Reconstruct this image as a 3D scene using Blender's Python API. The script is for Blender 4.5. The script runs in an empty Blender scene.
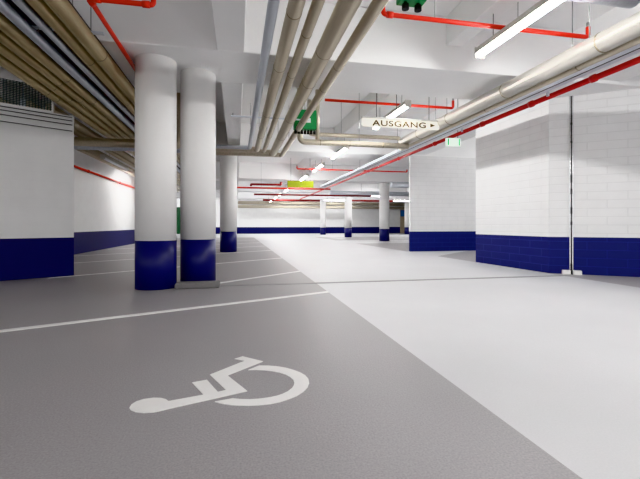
import bpy, bmesh, math, random
from mathutils import Vector, Matrix
random.seed(7)
sc = bpy.context.scene
COL = sc.collection
PI = math.pi
TH = math.radians(11.72)
SN, CS = math.sin(TH), math.cos(TH)
H, F, CX, HY = 0.75, 400.0, 320.0, 225.0      # camera height, focal length, horizon (measured)

def XY(px, y):                                   # x on the line of sight px at depth y
    r = (px - CX) / F
    return y * (SN + r * CS) / (CS - r * SN)

def ground(px, py):                              # floor point under an image point
    d = H * F / (py - HY)
    l = (px - CX) / F * d
    return Vector((d * SN + l * CS, d * CS - l * SN, 0))

# ------------------------------------------------------------------ materials
def srgb(r, g, b):
    f = lambda c: (c / 255 / 12.92) if c / 255 <= .04045 else ((c / 255 + .055) / 1.055) ** 2.4
    return (f(r), f(g), f(b), 1)

def newmat(name):
    m = bpy.data.materials.new(name); m.use_nodes = True
    nt = m.node_tree
    return m, nt, nt.nodes['Principled BSDF']

def mat(name, col, rough=.5, metal=0., noise=.08, scale=6., bump=0., bscale=60., emit=0., spec=.5, stretch=(1, 1, 1)):
    m, nt, b = newmat(name)
    N, L = nt.nodes, nt.links
    tc = N.new('ShaderNodeTexCoord'); mp = N.new('ShaderNodeMapping')
    mp.inputs['Scale'].default_value = stretch
    L.new(tc.outputs['Object'], mp.inputs[0])
    nz = N.new('ShaderNodeTexNoise'); nz.inputs['Scale'].default_value = scale; nz.inputs['Detail'].default_value = 4
    L.new(mp.outputs[0], nz.inputs['Vector'])
    mx = N.new('ShaderNodeMix'); mx.data_type = 'RGBA'
    mx.inputs[6].default_value = tuple(c * (1 - noise) for c in col[:3]) + (1,)
    mx.inputs[7].default_value = tuple(min(1, c * (1 + noise)) for c in col[:3]) + (1,)
    L.new(nz.outputs['Fac'], mx.inputs[0]); L.new(mx.outputs[2], b.inputs['Base Color'])
    b.inputs['Roughness'].default_value = rough; b.inputs['Metallic'].default_value = metal
    b.inputs['Specular IOR Level'].default_value = spec
    if bump:
        n2 = N.new('ShaderNodeTexNoise'); n2.inputs['Scale'].default_value = bscale
        L.new(mp.outputs[0], n2.inputs['Vector'])
        bp = N.new('ShaderNodeBump'); bp.inputs['Strength'].default_value = bump; bp.inputs['Distance'].default_value = .01
        L.new(n2.outputs['Fac'], bp.inputs['Height']); L.new(bp.outputs[0], b.inputs['Normal'])
    if emit:
        b.inputs['Emission Color'].default_value = col; b.inputs['Emission Strength'].default_value = emit
    return m

WHITE = srgb(230, 230, 230)
BLUE = srgb(18, 20, 86)
BAND = .565

def math_node(nt, op, a, b=None):
    n = nt.nodes.new('ShaderNodeMath'); n.operation = op
    for i, v in enumerate((a, b)):
        if v is None: continue
        if isinstance(v, (int, float)): n.inputs[i].default_value = v
        else: nt.links.new(v, n.inputs[i])
    return n.outputs[0]

def wall_mat(name, white, blue, brick=.6, band=BAND, mortar=.006):
    """painted blockwork, blue below the band height; local x runs along the wall"""
    m, nt, b = newmat(name); N, L = nt.nodes, nt.links
    tc = N.new('ShaderNodeTexCoord'); sp = N.new('ShaderNodeSeparateXYZ'); L.new(tc.outputs['Object'], sp.inputs[0])
    cb = N.new('ShaderNodeCombineXYZ'); L.new(sp.outputs[0], cb.inputs[0]); L.new(sp.outputs[2], cb.inputs[1])
    br = N.new('ShaderNodeTexBrick')
    br.inputs['Scale'].default_value = 1; br.inputs['Brick Width'].default_value = .5
    br.inputs['Row Height'].default_value = .125; br.inputs['Mortar Size'].default_value = mortar
    br.inputs['Mortar Smooth'].default_value = .6
    L.new(cb.outputs[0], br.inputs['Vector'])
    nz = N.new('ShaderNodeTexNoise'); nz.inputs['Scale'].default_value = 3; nz.inputs['Detail'].default_value = 5
    L.new(tc.outputs['Object'], nz.inputs['Vector'])
    isb = math_node(nt, 'LESS_THAN', sp.outputs[2], band)
    mx = N.new('ShaderNodeMix'); mx.data_type = 'RGBA'
    mx.inputs[6].default_value = white; mx.inputs[7].default_value = blue; L.new(isb, mx.inputs[0])
    m2 = N.new('ShaderNodeMix'); m2.data_type = 'RGBA'; m2.blend_type = 'MULTIPLY'
    m2.inputs[0].default_value = 1
    L.new(mx.outputs[2], m2.inputs[6])
    v = math_node(nt, 'MULTIPLY', nz.outputs['Fac'], .12); v = math_node(nt, 'ADD', v, .92)
    amt = math_node(nt, 'SUBTRACT', .10*brick, math_node(nt, 'MULTIPLY', isb, .75*brick)); mo = math_node(nt, 'MULTIPLY', br.outputs['Fac'], amt); v = math_node(nt, 'SUBTRACT', v, mo)
    cc = N.new('ShaderNodeCombineColor')
    for i in range(3): L.new(v, cc.inputs[i])
    L.new(cc.outputs[0], m2.inputs[7]); L.new(m2.outputs[2], b.inputs['Base Color'])
    inv = math_node(nt, 'SUBTRACT', 1, br.outputs['Fac'])
    n3 = N.new('ShaderNodeTexNoise'); n3.inputs['Scale'].default_value = 90; L.new(tc.outputs['Object'], n3.inputs['Vector'])
    hh = math_node(nt, 'ADD', inv, math_node(nt, 'MULTIPLY', n3.outputs['Fac'], .35))
    bp = N.new('ShaderNodeBump'); bp.inputs['Strength'].default_value = .5 * brick; bp.inputs['Distance'].default_value = .006
    L.new(hh, bp.inputs['Height']); L.new(bp.outputs[0], b.inputs['Normal'])
    b.inputs['Roughness'].default_value = .55; b.inputs['Specular IOR Level'].default_value = .3
    return m

def floor_mat():
    m, nt, b = newmat('coated_floor'); N, L = nt.nodes, nt.links
    g = N.new('ShaderNodeNewGeometry'); sp = N.new('ShaderNodeSeparateXYZ'); L.new(g.outputs['Position'], sp.inputs[0])
    x, y = sp.outputs[0], sp.outputs[1]
    AND = lambda a, c: math_node(nt, 'MULTIPLY', a, c)
    OR = lambda a, c: math_node(nt, 'MAXIMUM', a, c)
    gt = lambda a, c: math_node(nt, 'GREATER_THAN', a, c)
    lt = lambda a, c: math_node(nt, 'LESS_THAN', a, c)
    lane = AND(gt(x, 1.0), lt(x, 4.72))
    cross = gt(y, 24.5)
    rec = AND(AND(gt(x, 4.7), gt(math_node(nt, 'SUBTRACT', y, math_node(nt, 'MULTIPLY', x, .9)), 4.61)), lt(y, 10.62))
    farr = AND(gt(x, 4.7), AND(gt(y, 15.6), lt(y, 19.)))
    light = OR(OR(lane, cross), OR(rec, farr))
    n1 = N.new('ShaderNodeTexNoise'); n1.inputs['Scale'].default_value = .9; n1.inputs['Detail'].default_value = 6
    n2 = N.new('ShaderNodeTexNoise'); n2.inputs['Scale'].default_value = 140; n2.inputs['Detail'].default_value = 2
    n3 = N.new('ShaderNodeTexNoise'); n3.inputs['Scale'].default_value = 45; n3.inputs['Detail'].default_value = 3
    for n in (n1, n2, n3): L.new(g.outputs['Position'], n.inputs['Vector'])
    mx = N.new('ShaderNodeMix'); mx.data_type = 'RGBA'
    mx.inputs[6].default_value = srgb(160, 157, 159); mx.inputs[7].default_value = srgb(205, 205, 207); L.new(light, mx.inputs[0])
    v = math_node(nt, 'ADD', .81, math_node(nt, 'MULTIPLY', n1.outputs['Fac'], .26))
    spk = math_node(nt, 'MULTIPLY', math_node(nt, 'SUBTRACT', n2.outputs['Fac'], .5), .6)
    spk = AND(spk, math_node(nt, 'SUBTRACT', 1, math_node(nt, 'MULTIPLY', light, .75)))
    v = math_node(nt, 'ADD', v, spk)
    cc = N.new('ShaderNodeCombineColor')
    for i in range(3): L.new(v, cc.inputs[i])
    m2 = N.new('ShaderNodeMix'); m2.data_type = 'RGBA'; m2.blend_type = 'MULTIPLY'; m2.inputs[0].default_value = 1
    L.new(mx.outputs[2], m2.inputs[6]); L.new(cc.outputs[0], m2.inputs[7]); L.new(m2.outputs[2], b.inputs['Base Color'])
    bp = N.new('ShaderNodeBump'); bp.inputs['Strength'].default_value = .25; bp.inputs['Distance'].default_value = .004
    L.new(n3.outputs['Fac'], bp.inputs['Height']); L.new(bp.outputs[0], b.inputs['Normal'])
    r = math_node(nt, 'ADD', .36, math_node(nt, 'MULTIPLY', n1.outputs['Fac'], .2)); L.new(r, b.inputs['Roughness'])
    b.inputs['Specular IOR Level'].default_value = .35
    return m

M = {
    'wall_r': wall_mat('white_blockwork_blue_band', WHITE, srgb(33, 38, 102), 1.0),
    'wall_l': wall_mat('white_render_blue_band', WHITE, BLUE, .12),
    'floor': floor_mat(),
    'ceil': mat('white_painted_concrete', srgb(244, 244, 244), .7, noise=.03, scale=2, bump=.08, bscale=25),
    'col': mat('white_column_paint', srgb(240, 239, 238), .5, noise=.02, bump=.06, bscale=30),
    'blue': mat('blue_gloss_paint', srgb(16, 18, 92), .42, noise=.12, scale=5, bump=.04, bscale=30),
    'gold': mat('beige_pipe_jacket', srgb(192, 183, 166), .34, .6, .2, 30, bump=.06, bscale=14, stretch=(1, .04, 1)),
    'ochre': mat('ochre_pipe_jacket', srgb(184, 170, 140), .38, .5, .3, 34, bump=.06, bscale=14, stretch=(1, .04, 1)),
    'band': mat('dark_jacket_seam', srgb(150, 140, 120), .45, .5),
    'steel': mat('galvanised_pipe', srgb(196, 200, 207), .35, .5, .2, 34, stretch=(1, .04, 1)),
    'alu': mat('aluminium_jacket', srgb(208, 204, 196), .3, .75, .12, 8, stretch=(1, .3, 1)),
    'tray': mat('galvanised_tray', srgb(220, 226, 234), .45, .1, .05, 9),
    'dark': mat('dark_metal', srgb(52, 50, 48), .5, .4),
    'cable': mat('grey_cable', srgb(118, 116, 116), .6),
    'rod': mat('zinc_rod', srgb(165, 165, 165), .4, .7),
    'red_main': mat('deep_red_pipe_paint', srgb(186, 26, 24), .35, noise=.06),
    'red_dull': mat('dull_red_pipe_paint', srgb(140, 40, 38), .5, noise=.08),
    'red': mat('red_pipe_paint', srgb(216, 46, 24), .35, noise=.06),
    'lamp': mat('lamp_housing_grey', srgb(206, 204, 198), .45, .1, .03),
    'tube': mat('lit_diffuser', (1, .995, .985, 1), .4, noise=0, emit=105.),
    'tube_off': mat('unlit_diffuser', srgb(232, 234, 238), .4, noise=.01),
    'mark': mat('road_marking_white', srgb(232, 231, 230), .6, noise=.04, scale=12, bump=.1, bscale=90),
    'joint': mat('floor_joint_grey', srgb(150, 150, 150), .7, noise=.08, scale=20),
    'kerb': mat('grey_concrete', srgb(122, 120, 120), .8, noise=.1, scale=14, bump=.2),
    'letter': mat('gold_brown_lettering', srgb(96, 74, 18), .5, noise=.05),
    'yellow': mat('yellow_green_sign', srgb(150, 164, 6), .45, noise=.03),
    'green': mat('green_casing', srgb(24, 128, 66), .45, noise=.06),
    'exitgreen': mat('light_green_panel', srgb(60, 200, 120), .4, noise=.02, emit=.15),
    'exitwhite': mat('lit_white_panel', srgb(236, 255, 242), .4, noise=.01, emit=.4),
    'black': mat('black_rubber', srgb(18, 18, 18), .6, noise=.1),
    'silver': mat('silver_profile', srgb(205, 205, 208), .25, .8, .1, 25),
    'mesh': mat('grating_wire', srgb(84, 96, 96), .5, .2),
    'gdoor': mat('green_door_paint', srgb(26, 74, 44), .5),
    'beige': mat('beige_door_paint', srgb(186, 172, 150), .55),
    'sblue': mat('blue_sign_face', srgb(70, 110, 175), .5),
    'void': mat('dark_recess', srgb(70, 70, 72), .8),
}
def sign_mat():
    m, nt, b = newmat('opal_sign_panel')
    N, L = nt.nodes, nt.links
    nz = N.new('ShaderNodeTexNoise'); nz.inputs['Scale'].default_value = 2
    mx = N.new('ShaderNodeMix'); mx.data_type = 'RGBA'
    mx.inputs[6].default_value = srgb(246, 243, 230); mx.inputs[7].default_value = srgb(252, 250, 242)
    L.new(nz.outputs['Fac'], mx.inputs[0]); L.new(mx.outputs[2], b.inputs['Base Color'])
    b.inputs['Roughness'].default_value = .3
    b.inputs['Emission Color'].default_value = (1, .98, .9, 1); b.inputs['Emission Strength'].default_value = .12
    return m
M['sign'] = sign_mat()
ZW = 2.765

# ------------------------------------------------------------------ mesh builder
class MB:
    def __init__(s): s.bm = bmesh.new()
    def box(s, lo, hi):
        x0, y0, z0 = lo; x1, y1, z1 = hi
        v = [s.bm.verts.new(p) for p in ((x0,y0,z0),(x1,y0,z0),(x1,y1,z0),(x0,y1,z0),(x0,y0,z1),(x1,y0,z1),(x1,y1,z1),(x0,y1,z1))]
        for f in ((0,3,2,1),(4,5,6,7),(0,1,5,4),(1,2,6,5),(2,3,7,6),(3,0,4,7)): s.bm.faces.new([v[i] for i in f])
        return s
    def prism(s, poly, z0, z1):                  # simple polygon, any winding
        a = sum(poly[i][0]*poly[(i+1)%len(poly)][1]-poly[(i+1)%len(poly)][0]*poly[i][1] for i in range(len(poly)))
        if a < 0: poly = poly[::-1]
        lo = [s.bm.verts.new((p[0], p[1], z0)) for p in poly]; hi = [s.bm.verts.new((p[0], p[1], z1)) for p in poly]
        n = len(poly)
        s.bm.faces.new(lo[::-1]); s.bm.faces.new(hi)
        for i in range(n): s.bm.faces.new((lo[i], lo[(i+1)%n], hi[(i+1)%n], hi[i]))
        return s
    def tube(s, pts, r, seg=20, bend=0., cap=True):
        pts = [Vector(p) for p in pts]
        if bend and len(pts) > 2:
            out = [pts[0]]
            for i in range(1, len(pts)-1):
                p, a, b = pts[i], pts[i-1], pts[i+1]
                da, db = (a-p).normalized(), (b-p).normalized()
                k = min(bend, (a-p).length*.48, (b-p).length*.48)
                s0, s1 = p+da*k, p+db*k
                for t in range(7):
                    u = t/6; out.append((1-u)**2*s0 + 2*u*(1-u)*p + u*u*s1)
            out.append(pts[-1]); pts = out
        rings = []
        d = (pts[1]-pts[0]).normalized()
        up = Vector((0,0,1)) if abs(d.z) < .9 else Vector((1,0,0))
        n = d.cross(up).normalized()
        for i, p in enumerate(pts):
            if i == 0: t = pts[1]-pts[0]
            elif i == len(pts)-1: t = pts[-1]-pts[-2]
            else: t = (pts[i+1]-p).normalized()+(p-pts[i-1]).normalized()
            t.normalize(); n = (n - t*n.dot(t)).normalized(); b = t.cross(n)
            rings.append([s.bm.verts.new(p + (n*math.cos(q)+b*math.sin(q))*r) for q in [2*PI*j/seg for j in range(seg)]])
        for a, b in zip(rings, rings[1:]):
            for j in range(seg):
                f = s.bm.faces.new((a[j], a[(j+1)%seg], b[(j+1)%seg], b[j])); f.smooth = True
        if cap: s.bm.faces.new(rings[0][::-1]); s.bm.faces.new(rings[-1])
        return s
    def lathe(s, prof, c=(0,0,0), seg=40):       # prof: (r, z) bottom to top
        rings = []
        for r, z in prof:
            rings.append([s.bm.verts.new((c[0]+r*math.cos(2*PI*j/seg), c[1]+r*math.sin(2*PI*j/seg), c[2]+z)) for j in range(seg)])
        for a, b in zip(rings, rings[1:]):
            for j in range(seg):
                f = s.bm.faces.new((a[j], a[(j+1)%seg], b[(j+1)%seg], b[j])); f.smooth = True
        s.bm.faces.new(rings[0][::-1]); s.bm.faces.new(rings[-1])
        return s
    def build(s, name, m, parent=None, bevel=0.):
        bmesh.ops.recalc_face_normals(s.bm, faces=s.bm.faces)
        me = bpy.data.meshes.new(name); s.bm.to_mesh(me); s.bm.free()
        me.materials.append(M[m] if isinstance(m, str) else m)
        o = bpy.data.objects.new(name, me); COL.objects.link(o)
        if parent: o.parent = parent
        if bevel:
            bv = o.modifiers.new('edge', 'BEVEL'); bv.width = bevel; bv.segments = 2; bv.limit_method = 'ANGLE'
        return o

def tag(o, label, cat, group=None):
    o['label'] = label; o['category'] = cat
    if group: o['group'] = group
    return o
def thing(name, label, cat, loc=(0,0,0), rz=0., group=None):
    o = bpy.data.objects.new(name, None); COL.objects.link(o)
    o.empty_display_size = .1
    o.location = loc; o.rotation_euler = (0,0,rz)
    return tag(o, label, cat, group)
def struct(o): o['kind'] = 'structure'; return o

def local_wall(name, A, B, extra, z0, z1, m):
    """prism with local x along A->B, footprint A,B,*extra"""
    A = Vector(A); B = Vector(B); ang = math.atan2(B.y-A.y, B.x-A.x)
    R = Matrix.Rotation(-ang, 2)
    poly = [R @ (Vector(p)-A) for p in [A, B] + [Vector(e) for e in extra]]
    o = MB().prism([tuple(p) for p in poly], z0, z1).build(name, m)
    o.location = (A.x, A.y, 0); o.rotation_euler = (0,0,ang)
    return struct(o)

# ------------------------------------------------------------------ setting
ZS, ZB = 3.40, 2.72
X0, X1, Y0, Y1 = -12., 20., -7., 35.
struct(MB().box((X0, Y0, -.2), (X1, Y1+.3, 0)).build('floor', 'floor'))
struct(MB().box((X0, Y0, ZS), (X1, Y1+.3, ZS+.2)).build('ceiling', 'ceil'))
BEAMS = [-1.4, 4.65, 10.62, 17.2, 23.5, 29.8]
for i, y in enumerate(BEAMS):
    struct(MB().box((X0, y, ZB), (X1, y+1.04, ZS)).build('trim_%d' % (i+1), 'ceil', bevel=.012))
k = 7
gaps = list(zip([Y0]+[b+1.04 for b in BEAMS], BEAMS+[Y1]))
for gi, (ya, yb) in enumerate(gaps):
    for x0, x1, zb in ((-.22, .08, ZB), (2.6, 2.82, 3.03), (4.5, 5.3, ZW), (10.4, 10.7, ZB)):
        if x0 == 4.5 and not (ya > -1 and yb < 11): continue
        if x0 > 10 and gi < 3: continue
        struct(MB().box((x0, ya, zb), (x1, yb, ZS)).build('trim_%d' % k, 'ceil', bevel=.01)); k += 1
# left oblique wall, its return hidden behind
LA, LB = (-2.38, 6.58), (-7.0, 3.67)
local_wall('wall_left_front', LA, LB, [(-7., 4.4), (-4.25, 8.1), (-4.05, 8.0)], 0, 2.37, 'wall_l')
# lintel over the grating
u = (Vector(LB)-Vector(LA)).normalized(); nrm = Vector((u.y, -u.x))
if nrm.dot(-Vector(LA)) < 0: nrm = -nrm
s0 = Vector(LA)+u*.26; s1 = Vector(LB)
local_wall('trim_%d' % k, s0, s1, [s1-nrm*.2, s0-nrm*.2], 2.74, ZS, 'ceil'); k += 1
local_wall('wall_left', (-4.05, 8.0), (-4.05, 23.), [(-4.25, 23.), (-4.25, 8.0)], 0, ZS, 'wall_l')
local_wall('wall_left_rear', (-4.25, 23.), (X0, 23.), [(X0, 23.2), (-4.25, 23.2)], 0, ZS, 'wall_l')
local_wall('wall_far', (X0, Y1), (X1, Y1), [(X1, Y1+.25), (X0, Y1+.25)], 0, ZS, 'wall_l')
# right block
RC = Vector((4.77, 5.39)); RD = Vector((.80, -.60)).normalized(); RN = Vector((-RD.y, RD.x)); RN = -RN if RN.dot(-RC) < 0 else RN
RE = RC + RD*6.
local_wall('wall_right_front', RC, RE, [RE-RN*.25, (5.02, 5.51)], 0, ZW-.002, 'wall_r')
local_wall('wall_right', (4.74, 7.3), RC, [(5.02, 5.51), (5.02, 7.3)], 0, ZW-.002, 'wall_r')
local_wall('wall_right_middle', (4.79, 10.56), (8.5, 10.62), [(8.5, 10.8), (4.83, 10.72)], 0, ZB-.002, 'wall_r')
local_wall('wall_right_recess', (8.5, 10.6), (8.5, 3.5), [(8.7, 3.5), (8.7, 10.6)], 0, ZB-.002, 'wall_r')
local_wall('wall_right_rear', (X1-.2, Y1), (X1-.2, 10.8), [(X1, 10.8), (X1, Y1)], 0, ZS, 'wall_r')
# doors on the far wall
yd = Y1-.06
def door(n, xa, xb, m):
    t = bpy.data.objects.new('door_%d' % n, None); COL.objects.link(t); t.location = ((xa+xb)/2, yd, 0); struct(t)
    w = (xb-xa)/2
    MB().box((-w+.06, 0, .01), (w-.06, .05, 2.15)).build('door_leaf', m, t)
    fr = MB().box((-w, -.03, 0), (-w+.07, .055, 2.22)).box((w-.07, -.03, 0), (w, .055, 2.22)).box((-w+.07, -.03, 2.15), (w-.07, .055, 2.22))
    fr.build('door_frame', m, t)
    MB().tube([(w-.18, -.02, 1.02), (w-.18, -.06, 1.02), (w-.32, -.06, 1.02)], .012, 10).build('door_handle', 'rod', t)
door(1, -5.2, -4.2, 'gdoor')
door(2, XY(400.3, yd), XY(404.6, yd)+.5, 'beige')
# expansion joint strip across the floor
struct(MB().box((-.2, 5.02, 0), (4.83, 5.10, .004)).build('trim_%d' % k, 'joint')); k += 1

# ------------------------------------------------------------------ floor markings, kerb
def bay_line(p, q, w, label):
    p, q = Vector(p), Vector(q); d = (q-p).normalized(); n = Vector((-d.y, d.x))*w/2
    # ends cut parallel to the lane edge
    e = Vector((0, 1))*w/2/max(.3, d.x)
    o = MB().prism([tuple(p-e), tuple(q-e), tuple(q+e), tuple(p+e)], 0, .0025).build('bay_line', 'mark')
    tag(o, label, 'floor marking', 'painted parking bay lines')
bay_line((-2.6, 2.80), (1.0, 4.37), .08, 'long white parking bay line just behind the wheelchair symbol')
bay_line((-.22, 5.33), (1.0, 6.42), .075, 'white bay line starting beside the kerb at the pair of front columns')
for i, (ye, xs, lab) in enumerate((
        (9.08, -2.6, 'white bay line passing behind both front columns, second beyond the kerb'),
        (11.9, -3.3, 'white bay line reaching the lane just in front of the slimmer third column'),
        (14.4, -3.9, 'white bay line just beyond the slimmer third column'),
        (17.2, -3.9, 'faint white bay line, second last before the far wall'),
        (20.2, -3.9, 'faint white bay line farthest from the camera'))):
    bay_line((xs, ye-.77*(1-xs)), (1.0, ye), .07, lab)

kerb = thing('kerb_block', 'low grey concrete kerb at the foot of the front columns', 'kerb', (-.46, 5.0, 0))
MB().box((-.255, -.1, 0), (.255, .13, .062)).build('kerb_body', 'kerb', kerb, .012)

sym = thing('wheelchair_symbol', 'large white wheelchair symbol painted on the grey floor', 'floor marking')
def poly_px(pts): return [tuple(ground(*p)[:2]) for p in pts]
fig = [(168.5,401.6),(203.7,395.1),(192,382.9),(206.9,380.2),(217.8,392.3),(226.3,390.4),(210,375),(245,361),(234.6,359.1),(242.7,356.7),
       (263,361.7),(227.5,375.8),(247.4,391.5),(167,409.5),(160.5,411.2),(153.6,412.6),(143.5,413.2),(135.5,412.3),(130.8,410.4),(129.4,408.2),
       (131.4,405),(136.5,401.8),(144.5,399.4),(153.6,398.2),(161,398.4),(166,399.8)]
wheel = [(214.7,402.1),(221.5,403.9),(229.4,405.1),(238.5,405.8),(248.2,406),(259.5,405.5),(270,404.3),(280,402.3),(288.9,399.5),(297,396.2),(303,392.4),(307.4,388.2),
         (309.2,383.6),(308.4,379.4),(305.3,375.8),(300.2,372.8),(293.6,370.3),(286,368.2),(277.9,366.8),(268.7,366),(259.1,365.9),(248.2,370.3),(256,370),(263.8,370.4),
         (272,371.3),(279.5,372.8),(285.5,374.8),(290.4,377.5),(293.4,380.2),(294.3,383),(293.8,385.8),(292,388.5),(288,391.7),(282.6,394.3),(276.8,396.2),(270,397.7),
         (260,399.1),(249.7,399.8),(241,399.6),(232.5,398.8)]
MB().prism(poly_px(fig), 0, .003).build('seated_figure', 'mark', sym)
MB().prism(poly_px(wheel), 0, .003).build('wheel_arc', 'mark', sym)

# ------------------------------------------------------------------ columns
def column(x, y, r, label, top=ZB):
    t = thing('round_column', label, 'column', (x, y, 0), 0, 'round concrete columns')
    MB().lathe([(r*1.004, 0), (r*1.004, BAND)]).build('base_band', 'blue', t)['label'] = 'dark blue painted foot of the column'
    MB().lathe([(r, BAND), (r, top)]).build('shaft', 'col', t)
    return t
column(-.955, 5.12, .234, 'leftmost thick white column with dark blue foot, nearest to the camera')
column(-.497, 5.45, .222, 'thick white column with blue foot just right of the nearest one, behind the kerb')
column(-.235, 11.55, .232, 'white column with blue foot standing behind the front pair at left')
column(6.80, 17.85, .235, 'white column with blue foot next to the white block wall edge at right')
column(6.77, 24.0, .225, 'white column with blue foot, middle one of the right-hand row')
column(XY(323, 30.6), 30.6, .225, 'small white column with blue foot, farthest in the right-hand row')
column(XY(407.7, 30.6), 30.6, .26, 'far white column half hidden behind the edge of the white block wall')

# ------------------------------------------------------------------ lamps
def lamp(loc, rz, label, group, lit=True, L=1.55, rods=((.25, None), (1.3, None)), top=3.03):
    t = thing('fluorescent_lamp', label, 'lamp', loc, rz, group)
    hw = .055
    pr = [(-hw, 0), (hw, 0), (hw*.72, .07), (-hw*.72, .07)]
    bm = MB()
    for (a, z) in ((0, 0),):
        vs = []
        for yy in (0, L):
            vs.append([bm.bm.verts.new((p[0], yy, p[1])) for p in pr])
        for i in range(4): bm.bm.faces.new((vs[0][i], vs[0][(i+1)%4], vs[1][(i+1)%4], vs[1][i]))
        bm.bm.faces.new(vs[0][::-1]); bm.bm.faces.new(vs[1])
    bm.build('housing', 'lamp', t)
    d = MB(); rad = .04; n = 8
    vs = []
    for yy in (.015, L-.015):
        vs.append([d.bm.verts.new((rad*math.cos(-PI*j/n), yy, rad*math.sin(-PI*j/n)-.001)) for j in range(n+1)])
    for j in range(n):
        f = d.bm.faces.new((vs[0][j], vs[0][j+1], vs[1][j+1], vs[1][j])); f.smooth = True
    d.bm.faces.new((vs[0][0], vs[0][n], vs[1][n], vs[1][0])); d.bm.faces.new(vs[0]); d.bm.faces.new(vs[1][::-1])
    d.build('diffuser', 'tube' if lit else 'tube_off', t)
    for e in (0, L):
        MB().box((-.056, e-.008, -.044), (.056, e+.008, .072)).build('end_cap', 'lamp', t)
    for yy, _ in rods:
        MB().tube([(0, yy, .05), (0, yy, top+.03-loc[2])], .005, 8).build('suspension_rod', 'rod', t)
    return t
ZL = 2.70
rows = [(-3.9, 'unseen lit strip lamp added to the middle row, behind the viewpoint'), (-.6, 'unseen lit strip lamp added to the middle row, right above the viewpoint'),  # these two continue the row out of view, added to light the foreground
        (2.55, 'long bright strip lamp near the top right, closest of the lamp row'),
        (6.05, 'bright strip lamp partly hidden behind the exit lettering sign'),
        (9.7, 'bright strip lamp in the row, first one past the lettering sign'),
        (12.55, 'bright strip lamp in the row, second one past the lettering sign'),
        (15.5, 'short-looking bright strip lamp right above the yellow sign'),
        (18.5, 'tiny bright strip lamp seen at the lower left of the yellow sign'),
        (21.4, 'tiny bright strip lamp fourth from the back end of the lamp row'),
        (24.7, 'tiny bright strip lamp third from the back end of the lamp row'),
        (27.7, 'tiny bright strip lamp second from the back end of the lamp row'),
        (31.4, 'tiny bright strip lamp at the back end of the lamp row')]
for y, lab in rows:
    if y == 15.5: rd = ((.3, 0), (1.3, 0))
    else: rd = ((.25, 0), (1.3, 0))
    lamp((2.71, y, ZL), 0, lab, 'strip lamps hung in a row over the lane', rods=rd)
for (pa, y, lab) in ((324, 27.2, 'bright crosswise strip lamp by the farthest column of the right-hand row'), (357, 22.6, 'bright crosswise strip lamp between the two right-hand columns'),
                     (393.5, 27.0, 'bright crosswise strip lamp beside the edge of the white block wall')):
    x = XY(pa, y)
    lamp((x, y, 2.5), -PI/2, lab, 'crosswise strip lamps near the far wall', L=1.6, top=ZS)
for k_, xx in enumerate((-6., -1.5, 3., 7.5)):  # unseen fill lamps, added to brighten the far wall
    lamp((xx, 32.3, 3.1), -PI/2, 'unseen crosswise strip lamp added between the last beam and the far wall', 'unseen strip lamps added at the far wall', L=1.6, top=ZS)
lamp((6.6, 8.0, 2.6), -PI/2, 'unseen strip lamp added in the right recess, behind the white block', 'lamps added in the recess', L=1.5, top=ZS)  # added out of sight to brighten the middle wall at right
lamp((-3.3, -2.6, 2.3), 0, 'unseen lit strip lamp added by the left wall, behind the viewpoint', 'unseen lit strip lamps added at left', L=1.55, top=ZS)  # added unseen lamp, fills the left wall and column fronts
lamp((-3.3, 14.9, 2.36), 0, 'unseen lit strip lamp added by the left recess wall, behind the nearest column', 'unseen lit strip lamps added at left', L=1.55, top=ZS)  # added unseen lamp, brightens the left recess wall
lamp((-3.2, 10.6, 2.40), 0, 'unlit grey strip lamp under the pipes by the left wall', 'strip lamps under the left pipes', lit=False, L=2.2, top=ZS)

# ------------------------------------------------------------------ pipes
def pipe(name, label, pts, r, m, group=None, bend=.0, bands=(), hang=(), cat='pipe', ztop=ZS, bandm='band'):
    t = thing(name, label, cat, pts[0], 0, group)
    o = Vector(pts[0]); P = [Vector(p)-o for p in pts]
    MB().tube(P, r, 24 if r > .05 else 12, bend).build('pipe_run', m, t)
    for b in bands:                              # jacket seams along the first leg, at world y
        c = P[0].copy(); d = (P[1]-P[0]).normalized(); s = (b - o.y)/d.y if abs(d.y) > .5 else (b-o.x)/d.x
        c = P[0]+d*s
        MB().tube([c-d*.008, c+d*.008], r*1.02+.001, 24).build('jacket_seam', bandm, t)
    for hx, hy, hz in hang:
        c = Vector((hx, hy, hz))-o
        MB().tube([c+Vector((0,0,r*.9)), c+Vector((0,0,ztop+.02-hz))], .005, 8).build('hanger_rod', 'rod', t)
    return t
ZP = 2.55
ORD = ['leftmost', 'second from left', 'middle', 'second from right', 'rightmost']
G5 = 'five pipes running overhead to the middle'
five = [(.29, .047, 'steel', 'slim grey galvanised pipe, leftmost of the five central ceiling pipes'),
        (.472, .066, 'gold', 'beige jacketed pipe, second from left of the five central ceiling pipes'),
        (.64, .05, 'gold', 'slim beige jacketed pipe, middle one of the five central ceiling pipes'),
        (.885, .088, 'gold', 'thickest beige jacketed pipe of the five central ceiling pipes'),
        (1.125, .056, 'gold', 'beige jacketed pipe, rightmost of the five central ceiling pipes')]
xs_up = [-.62, -.76, -.88, -1.03, -1.2]
for i, (x, r, m, lab) in enumerate(five):
    ye = 9.45 + i*.21
    bands = [] if m == 'steel' else [3.0+.35*i, 4.35+.2*i, 6.4+.1*i, 8.1]
    pipe('ceiling_pipe', lab, [(x, -3., ZP), (x, ye, ZP), (xs_up[i], ye, ZP), (xs_up[i], ye, ZS+.02)], r, m, G5, r*1.6, bands,
         [(x, 2.2, ZP), (x, 8.8, ZP)] if m != 'steel' else [(x, 8.8, ZP)])
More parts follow.
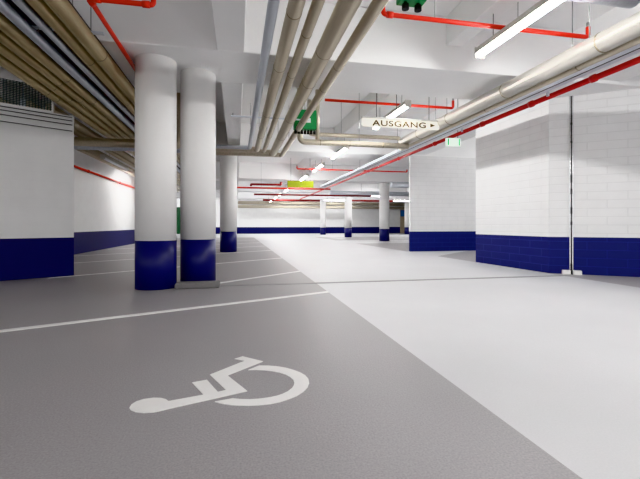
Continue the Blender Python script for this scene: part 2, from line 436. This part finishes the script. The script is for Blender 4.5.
# crossbars under the five pipes
for j, y, lab in ((1, 7.2, 'grey hanger rail above the far half of the five central pipes'),):
    z = ZP+.105
    t = thing('hanger_rail', lab, 'rail', (-.1, y, z))
    L = 1.4 if j else 1.15
    MB().box((0, -.02, 0), (L, .02, .02)).build('rail_bar', 'tray', t)
    for xx in (.03, L-.03): MB().tube([(xx, 0, .02), (xx, 0, (ZB if j and False else ZS)-z)], .006, 8).build('hanger_rod', 'rod', t)

GL = 'bundle of pipes under the ceiling at left'
left = [(-1.42, .074, 'ochre', 'thick ochre pipe at the right edge of the left ceiling bundle'),
        (-1.585, .054, 'ochre', 'ochre pipe, second from the right in the left ceiling bundle'),
        (-1.72, .036, 'steel', 'slim grey steel pipe nearer the right side of the left ceiling bundle'),
        (-1.885, .05, 'steel', 'thicker grey steel pipe in the middle of the left ceiling bundle'),
        (-2.045, .060, 'ochre', 'ochre pipe just left of the thicker grey pipe in the left bundle'),
        (-2.205, .049, 'ochre', 'ochre pipe, third from the left edge of the left ceiling bundle'),
        (-2.352, .051, 'ochre', 'ochre pipe, second from the left edge of the left ceiling bundle'),
        (-2.515, .06, 'ochre', 'ochre pipe at the left edge of the left bundle, above the wall top')]
for i, (x, r, m, lab) in enumerate(left):
    pipe('ceiling_pipe', lab, [(x, -3., ZP), (x, 20., ZP)], r, m, GL, 0, [] if m == 'steel' else [2.9+.23*i, 4.6+.2*i, 6.3], [(x, 4.35, ZP)], ztop=ZS)
for i, (x, r, m, lab) in enumerate(((-2.85, .07, 'gold', 'beige pipe above the left recess, right one behind the wall corner'), (-3.08, .06, 'gold', 'beige pipe above the left recess, second from the right'),
                                 (-3.45, .07, 'gold', 'beige pipe above the left recess, second from the wall'), (-3.68, .06, 'gold', 'beige pipe above the left recess, closest to the wall'))):
    pipe('ceiling_pipe', lab, [(x, 6.95-(-2.85-x)*.62, ZP+.02), (x, 22.5, ZP+.02)], r, m, 'pipes above the left recess', 0, [10., 13.], [(x, 12., ZP)])
# hanger rails of the left bundle
for y, lab in ((4.35, 'grey hanger rail above the left ceiling bundle'),):
    t = thing('hanger_rail', lab, 'rail', (-2.62, y, ZP+.1), 0)
    MB().box((0, -.02, 0), (1.32, .02, .02)).build('rail_bar', 'tray', t)
dt = thing('tray_or_shade_sheet', 'dark sheet added above the left ceiling bundle as shade in the gaps between pipes', 'cable tray', (-2.0, -3., 2.675))  # dark sheet added so the gaps between the pipes look shaded
MB().box((-.58, 0, 0), (.56, 23., .004)).build('tray_bottom', 'dark', dt)
for sx in (-.58, .56): MB().box((sx-.004, 0, 0), (sx+.004, 23., .04)).build('tray_side', 'dark', dt)
for yy in (3.2, 6.3, 9.4, 12.5, 15.6):
    for sx in (-.59, .57): MB().tube([(sx, yy, 0), (sx, yy, ZS+.02-2.675)], .005, 8).build('hanger_rod', 'rod', dt)
# crossing pipes
pipe('crossing_pipe', 'beige pipe crossing under the left bundle, nearer of two', [(-3.6, 8.5, 2.36), (-1.13, 8.5, 2.36), (-1.13, 8.5, ZS+.02)], .085, 'gold', 'pipes crossing under the left bundle', .13)
pipe('crossing_pipe', 'grey pipe crossing under the left bundle, behind the beige one', [(-3.7, 8.76, 2.32), (-1.0, 8.76, 2.32), (-1.0, 8.76, ZS+.02)], .07, 'steel', 'pipes crossing under the left bundle', .13)
# right side pipes
XR, ZR = 3.43, 2.5
bp_ = pipe('ceiling_pipe', 'thick shiny aluminium-clad pipe running above the right side of the lane', [(XR, -3., ZR), (XR, 7.9, ZR)], .098, 'alu', None, 0,
     [3.2, 4.6, 6.0, 7.1], [(XR, 3.35, ZR), (XR, 6.5, ZR)])
pipe('ceiling_pipe', 'slim beige crosswise pipe leaving the end of the thick shiny pipe with an elbow up', [(XR+.02, 7.7, 2.372), (1.2, 7.7, 2.372), (1.2, 7.7, ZS+.02)], .055, 'gold', None, .11, [2.9, 2.2, 1.6], [(2.4, 7.7, 2.372)])
pipe('ceiling_pipe', 'short upright beige pipe beside the green box with the row of knobs', [(XY(317.5, 7.7), 7.7, 2.42), (XY(317.5, 7.7), 7.7, ZS+.02)], .042, 'gold')
pipe('ceiling_pipe', 'thin beige pipe along the lower right of the thick shiny pipe, turning left behind it', [(XR+.125, -3., ZR-.065), (XR+.125, 8.35, ZR-.065), (XR+.125, 8.35, 2.68), (1.5, 8.35, 2.68), (1.5, 8.35, ZS+.02)], .045, 'gold', None, .08, [3.6, 5.2], [(2.2, 8.35, 2.68)])
pipe('duct_pipe', 'wide grey crosswise duct at the top right edge of the picture', [(XY(548, 3.05), 3.05, 2.875), (XY(634, 3.05), 3.05, 2.875)], .10, 'steel', None, 0, [], [(XY(626, 3.05), 3.05, 2.875)])

# cable tray and its long red pipe
tr = thing('tray_or_shade_sheet', 'pale grey cable tray running along the right side above the red pipe', 'cable tray', (3.88, -3., 2.5))
LT = 21.
MB().box((-.11, 0, 0), (.11, LT, .004)).build('tray_bottom', 'tray', tr)
for sx in (-1, 1): MB().box((sx*.11-.004, 0, 0), (sx*.11+.004, LT, .06)).build('tray_side', 'tray', tr)
MB().box((.012, 0, -.004), (.026, LT, 0)).build('tray_slot', 'dark', tr)
for i, xx in enumerate((-.06, 0, .055)): MB().tube([(xx, 0, .02), (xx, LT, .02)], .014, 8).build('cable', 'dark' if i == 1 else 'tray', tr)
for yy in (5.2, 6.9, 9.7, 12., 15.): MB().tube([(-.118, yy, 0), (-.118, yy, ZS-2.5)], .005, 8).build('hanger_rod', 'rod', tr)
XRED, ZRED = 4.05, 2.45
rp = pipe('sprinkler_main', 'long red sprinkler pipe running beside the cable tray at right', [(XRED, -3., ZRED), (XRED, 25.9, ZRED)], .034, 'red_main', None, 0, [], [])
for yy in (3.9, 4.9, 6.05, 7.7, 9.6, 12.): 
    MB().tube([(0, yy+3-.03, 0), (0, yy+3+.03, 0)], .045, 16).build('coupling', 'red_main', rp)
for yy in (4.55, 6.6, 11.): MB().box((-.05, yy+3-.02, -.005), (-.034, yy+3+.02, .1)).build('bracket', 'tray', rp)

def sprinkler(label, pts, r=.022, heads=(), hang=(), couplings=(), bend=.04, group='red sprinkler branch pipes', m='red'):
    t = thing('sprinkler_pipe', label, 'pipe', pts[0], 0, group); o = Vector(pts[0])
    MB().tube([Vector(p)-o for p in pts], r, 14, bend).build('pipe_run', m, t)
    for c in heads:
        c = Vector(c)-o
        MB().tube([c, c+Vector((0,0,.05))], r*.7, 10).build('sprinkler_head', 'rod', t)
    for c in couplings:
        c, d = Vector(c[0])-o, Vector(c[1])
        MB().tube([c-d*.03, c+d*.03], r*1.35, 14).build('coupling', 'red', t)
    for c in hang:
        c = Vector(c)-o
        MB().tube([c, c+Vector((0,0,ZS+.02-c.z-o.z))], .004, 8).build('hanger_rod', 'rod', t)
    return t
def zat(py, x, y): return H + (HY-py)/F*(x*SN+y*CS)
y = 3.7; a = XY(383, y); b = XY(588, y); z = 2.81
sprinkler('bright red crosswise sprinkler pipe at top right, ending beside the thick shiny pipe', [(a, y, z+.1), (a, y, z), (b, y, z), (b, y, z+.11)], .023, [(b, y, z+.11)], [(a+.55, y, z), (a+1.5, y, z)], [((a+.07, y, z), (1,0,0))])
y = 6.4; a = XY(325, y); b = XY(453, y); z = 2.80
sprinkler('thin bright red crosswise sprinkler pipe above the lettering sign', [(a, y, z), (b, y, z), (b, y, z+.13)], .022, [(b, y, z+.13)], [(a+.9, y, z)], [])
x0 = -1.228; y0 = 3.72; z0 = 2.672
sprinkler('bright red bent sprinkler pipe at top left in front of the nearest column', [(-.715, y0, z0+.16), (-.715, y0, z0), (x0, y0, z0), (x0, 8.2, z0)], .022, [], [(-1.0, y0, z0)], [((-.775, y0, z0), (1,0,0)), ((x0, y0+.06, z0), (0,1,0)), ((x0+.06, y0, z0), (1,0,0))], bend=.03)
y = 13.05; a = XY(297, y); b = XY(407, y); z = 2.6
sprinkler('thin red crosswise sprinkler pipe beyond the first lamps, above the yellow sign', [(a, y, z+.08), (a, y, z), (b, y, z), (b, y, z+.08)], .022, [(a, y, z+.08)], [(a+1.2, y, z), (a+2.6, y, z)])
y = 17.05; a = XY(236, y); z = zat(187, a, y)-.02
sprinkler('bright red crosswise sprinkler pipe passing right below the yellow sign', [(a, y, z), (XRED-.05, y, z)], .034, [], [(1., y, z), (3., y, z)])
y = 16.6; a = XY(251, y); b = XY(281, y); z = zat(184.2, a, y)
sprinkler('short dark red pipe piece left of the yellow sign', [(a, y, z-.08), (a, y, z), (b, y, z), (b, y, z+.12)], .045, [], [], m='red_dull')
y = 21.; a = XY(254, y); b = XY(371, y); z = zat(192.6, a, y)-.09
sprinkler('dull red crosswise pipe below the yellow sign, second one down', [(a, y, z), (b, y, z)], .045, [], [(2, y, z)], m='red_dull')
y = 26.2; a = XY(263, y); b = XY(320, y); z = zat(200, a, y)
sprinkler('thick dark red crosswise pipe near the far wall, lowest one', [(a, y, z), (b, y, z)], .07, [], [(2, y, z)], m='red_dull')
y = 28.2; a = XY(351, y); b = XY(392, y); z = zat(200.6, a, y)
sprinkler('dull red crosswise pipe seen between the two right-hand columns', [(a, y, z), (b, y, z)], .07, [], [(a+1, y, z)], m='red_dull')
y = 8.0
sprinkler('red pipe running along the top of the left recess wall', [(-3.98, 8.3, 2.22), (-3.98, 22.8, 2.22)], .03, [], [], [((-3.98, 12., 2.22), (0,1,0)), ((-3.98, 15., 2.22), (0,1,0))])
# far pipes along the far wall
pipe('crossing_pipe', 'beige pipe running along the top of the far wall, upper one', [(XY(238, 34.2), 34.2, 2.62), (19., 34.2, 2.62)], .14, 'gold', 'pipes along the far wall', 0, [], [(3., 34.2, 2.62), (8., 34.2, 2.62)])
pipe('crossing_pipe', 'dark beige pipe running along the top of the far wall, lower one', [(XY(238, 33.7), 33.7, 2.28), (19., 33.7, 2.28)], .12, 'gold', 'pipes along the far wall', 0, [], [(3., 33.7, 2.28), (8., 33.7, 2.28)])
pipe('duct_pipe', 'grey crosswise duct beside the top of the right-hand column', [(XY(391, 16.4), 16.4, 2.5), (14., 16.4, 2.5)], .13, 'steel', 'grey ducts behind the white block wall edge', 0, [], [(9., 16.4, 2.5)])
pipe('duct_pipe', 'grey crosswise duct low beside the right-hand column, farther one', [(XY(330, 22.), 22., 2.56), (15., 22., 2.56)], .13, 'steel', 'grey ducts behind the white block wall edge', 0, [], [(7., 22., 2.56)])

# thin cables along the top of the left oblique wall
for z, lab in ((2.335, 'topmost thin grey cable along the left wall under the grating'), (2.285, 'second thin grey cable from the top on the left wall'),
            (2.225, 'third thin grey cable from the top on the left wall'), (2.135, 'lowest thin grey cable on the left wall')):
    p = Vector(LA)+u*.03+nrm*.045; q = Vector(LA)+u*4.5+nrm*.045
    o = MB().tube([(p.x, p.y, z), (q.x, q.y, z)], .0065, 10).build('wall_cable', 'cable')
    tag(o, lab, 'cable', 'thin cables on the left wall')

# ------------------------------------------------------------------ grating over the left wall
gr = thing('wall_grating', 'dark wire grating above the left wall, under the ceiling pipes', 'grating', (s0.x, s0.y, 2.37), math.atan2(u.y, u.x))
Lg = 3.2
g = MB()
n = 90
for i in range(n+1): g.box((i*Lg/n-.004, -.0, .02), (i*Lg/n+.004, .006, .35))
for j in range(15): g.box((0, -.002, .02+j*.33/14-.0035), (Lg, .008, .02+j*.33/14+.0035))
g.build('wire_mesh', 'mesh', gr)
fr = MB().box((0, -.015, 0), (Lg, .02, .02)).box((0, -.015, .35), (Lg, .02, .37)).box((0, -.015, .02), (.02, .02, .35))
fr.build('grating_frame', 'col', gr)
for xx in (.32, .62, 1.05): MB().box((xx, -.03, .0), (xx+.06, -.016, .13)).box((xx+.02, -.03, .13), (xx+.04, -.016, .3)).build('cable_clip', 'tray', gr)
# ------------------------------------------------------------------ signs
def text_mesh(body, size, name, m, parent, loc, rot, depth=.002, sx=1.):
    cu = bpy.data.curves.new(name, 'FONT'); cu.body = body; cu.size = size; cu.extrude = depth; cu.align_x = 'LEFT'; cu.space_character = 1.08; cu.offset = .004
    ob = bpy.data.objects.new(name, cu); COL.objects.link(ob)
    bpy.context.view_layer.update()
    me = bpy.data.meshes.new_from_object(ob.evaluated_get(bpy.context.evaluated_depsgraph_get()))
    bpy.data.objects.remove(ob); 
    xs = [v.co.x for v in me.vertices]; w = max(xs)-min(xs); x0 = min(xs)
    me.materials.clear(); me.materials.append(M[m])
    o = bpy.data.objects.new(name, me); COL.objects.link(o); o.parent = parent
    o.location = loc; o.rotation_euler = rot
    return o, x0, w
ys = 6.25
xa, xb = XY(361.5, ys), XY(439, ys)
zb_, zt_ = zat(130.2, xb, ys), zat(117.2, xa, ys)
w = xb-xa; h = zt_-zb_-.01
sg = thing('exit_sign', 'white hanging sign reading AUSGANG in gold letters with an arrow', 'sign', (xa, ys, zb_))
pan = MB(); R = .035; pts = []
for cx, cz, a0 in ((w-R, R, -PI/2), (w-R, h-R, 0), (R, h-R, PI/2), (R, R, PI)):
    for j in range(6): a = a0+j*PI/10; pts.append((cx+R*math.cos(a), cz+R*math.sin(a)))
f0 = [pan.bm.verts.new((p[0], -.012, p[1])) for p in pts]; f1 = [pan.bm.verts.new((p[0], .012, p[1])) for p in pts]
pan.bm.faces.new(f0); pan.bm.faces.new(f1[::-1])
for i in range(len(pts)): pan.bm.faces.new((f0[i], f0[(i+1)%len(pts)], f1[(i+1)%len(pts)], f1[i]))
pan.build('sign_panel', 'sign', sg)
MB().box((0, -.02, h), (w, .02, h+.022)).build('top_rail', 'lamp', sg)
lt, tx, tw = text_mesh('AUSGANG', .2, 'lettering', 'letter', sg, (0, -.0145, 0), (PI/2, 0, 0))
want0, want1 = XY(372, ys)-xa, XY(425.5, ys)-xa
kx = (want1-want0)/tw
ysz = [v.co.y for v in lt.data.vertices]
kz = (h*.7)/(max(ysz)-min(ysz))
lt.scale = (kx, kz, 1); lt.location = (want0-tx*kx, -.0145, h*.15)
ar = MB(); ax = XY(430, ys)-xa; aw = XY(434.6, ys)-xa
tri = [(ax, h*.28), (aw, h*.5), (ax, h*.74)]
t0 = [ar.bm.verts.new((p[0], -.0165, p[1])) for p in tri]; t1 = [ar.bm.verts.new((p[0], -.0125, p[1])) for p in tri]
ar.bm.faces.new(t0); ar.bm.faces.new(t1[::-1])
for i in range(3): ar.bm.faces.new((t0[i], t0[(i+1)%3], t1[(i+1)%3], t1[i]))
ar.build('arrow', 'letter', sg)
for px in (376.5, 396.5, 429): MB().tube([(XY(px, ys)-xa, 0, h+.02), (XY(px, ys)-xa, 0, ZS+.02-zb_)], .005, 8).build('suspension_rod', 'dark', sg)

ye_ = 13.4; xa, xb = XY(287.3, ye_), XY(313.5, ye_); z0 = zat(187.3, xa, ye_)
yg = thing('hanging_sign', 'plain yellow-green hanging sign seen below the far lamps', 'sign', (xa, ye_, z0))
MB().box((0, -.015, 0), (xb-xa, .015, .225)).build('sign_panel', 'yellow', yg, .006)
for xx in (.12, xb-xa-.12): MB().tube([(xx, 0, .225), (xx, 0, ZS+.02-z0)], .005, 8).build('suspension_rod', 'dark', yg)

yx = 6.95; xa, xb = XY(446, yx), XY(460.5, yx); z0 = zat(145.8, xa, yx)
ex = thing('escape_light', 'small glowing white and green escape light under the cable tray', 'sign', (xa, yx, z0))
ww = xb-xa; hh = .15
MB().box((0, -.02, 0), (ww, .03, hh)).build('light_box', 'exitwhite', ex, .008)
MB().box((.025, -.023, .012), (.05, -.0205, hh-.012)).build('left_green_strip', 'exitgreen', ex)
MB().box((ww-.05, -.023, .012), (ww-.025, -.0205, hh-.012)).build('right_green_strip', 'exitgreen', ex)
MB().tube([(4.13-xa, 0, hh), (4.13-xa, 0, ZS+.02-z0)], .007, 8).build('suspension_rod', 'rod', ex)
# blue sign by the far door
xb_ = XY(402.2, Y1-.03)
o = MB().box((xb_-.2, Y1-.12, 1.55), (xb_+.2, Y1-.095, 2.12)).build('wall_sign', 'sblue'); tag(o, 'small blue sign on the far door beside the white wall edge', 'sign')

# ------------------------------------------------------------------ green manifolds
def manifold(label, x, y, z, w, h, nk, kr):
    t = thing('green_valve_box', label, 'valve box', (x, y, z), 0, 'green boxes with black knobs under the ceiling')
    MB().box((0, 0, .06), (w, .16, h)).build('casing', 'green', t, .012)
    MB().box((w*.3, -.008, h*.42), (w*.72, 0.0, h*.62)).build('label_plate', 'col', t)
    for i in range(nk):
        xx = w*(i+.5)/nk
        kb = MB().tube([(xx, .07, .06), (xx, .07, .03)], kr*.5, 12).tube([(xx, .07, .035), (xx, .07, -.02)], kr, 16)
        kb.build('knob', 'black', t)
    MB().tube([(w*.5, .08, h), (w*.5, .08, ZS-z)], .008, 8).build('hanger_rod', 'rod', t)
yk = 3.95; xk = XY(403.5, yk)
manifold('green box with two black knobs at the top edge above the red pipe', xk-.02, yk, zat(3.5, xk, yk), .29, .3, 2, .038)
yk = 7.35; xk = XY(294.5, yk)
manifold('green box with a row of black knobs behind the central pipes', xk, yk, zat(131.5, xk, yk), .42, .42, 7, .026)

# ------------------------------------------------------------------ vertical wall joint at right
r = (571.2-CX)/F
# intersection of the sight line with the oblique wall
k1 = (CS - r*SN, -(SN + r*CS))                   # k1.x*x + k1.y*y = 0
tt = -(k1[0]*RC.x + k1[1]*RC.y)/(k1[0]*RD.x + k1[1]*RD.y)
jp = RC + RD*tt + RN*.003
jt = thing('wall_joint_strip', 'silver and black vertical joint strip on the right wall', 'joint strip', (jp.x, jp.y, 0), math.atan2(RD.y, RD.x))
zt = 2.735
for sx in (-1, 1):
    MB().box((sx*.017-.008, -.02, .06), (sx*.017+.008, -.0, zt)).build('side_profile', 'silver', jt)
MB().box((-.009, -.012, .0), (.009, -.001, zt)).build('rubber_seal', 'dark', jt)
for z0, z1 in ((.0, .16), (.75, .8), (.92, 1.02), (1.22, 1.3), (1.4, 1.52), (2.0, 2.03), (2.28, 2.31)):
    MB().box((-.013, -.026, z0), (.012, -.0125, z1)).build('seal_patch', 'black', jt)
for sx in (-1, 1):
    a, b = (.018, .125) if sx > 0 else (-.125, -.018)
    MB().box((a, -.11, .0), (b, -.0, .062)).build('foot_plate', 'silver' if False else 'col', jt, .004)

# ------------------------------------------------------------------ world, camera
wd = bpy.data.worlds.new('ambient'); sc.world = wd; wd.use_nodes = True
bg = wd.node_tree.nodes['Background']; bg.inputs[0].default_value = (1, 1, 1, 1); bg.inputs[1].default_value = 1.35
cam = bpy.data.cameras.new('camera'); co = bpy.data.objects.new('camera', cam); COL.objects.link(co)
cam.sensor_fit = 'HORIZONTAL'; cam.sensor_width = 36; cam.lens = F/640*36
cam.shift_y = (HY-239.5)/640; cam.clip_start = .05; cam.clip_end = 200
co.location = (0, 0, H); co.rotation_euler = (PI/2, 0, -TH)
sc.camera = co
sc.view_settings.view_transform = 'Khronos PBR Neutral'; sc.view_settings.look = 'None'; sc.view_settings.exposure = .3
sc.cycles.use_denoising = True
sc.cycles.max_bounces = 10; sc.cycles.diffuse_bounces = 7
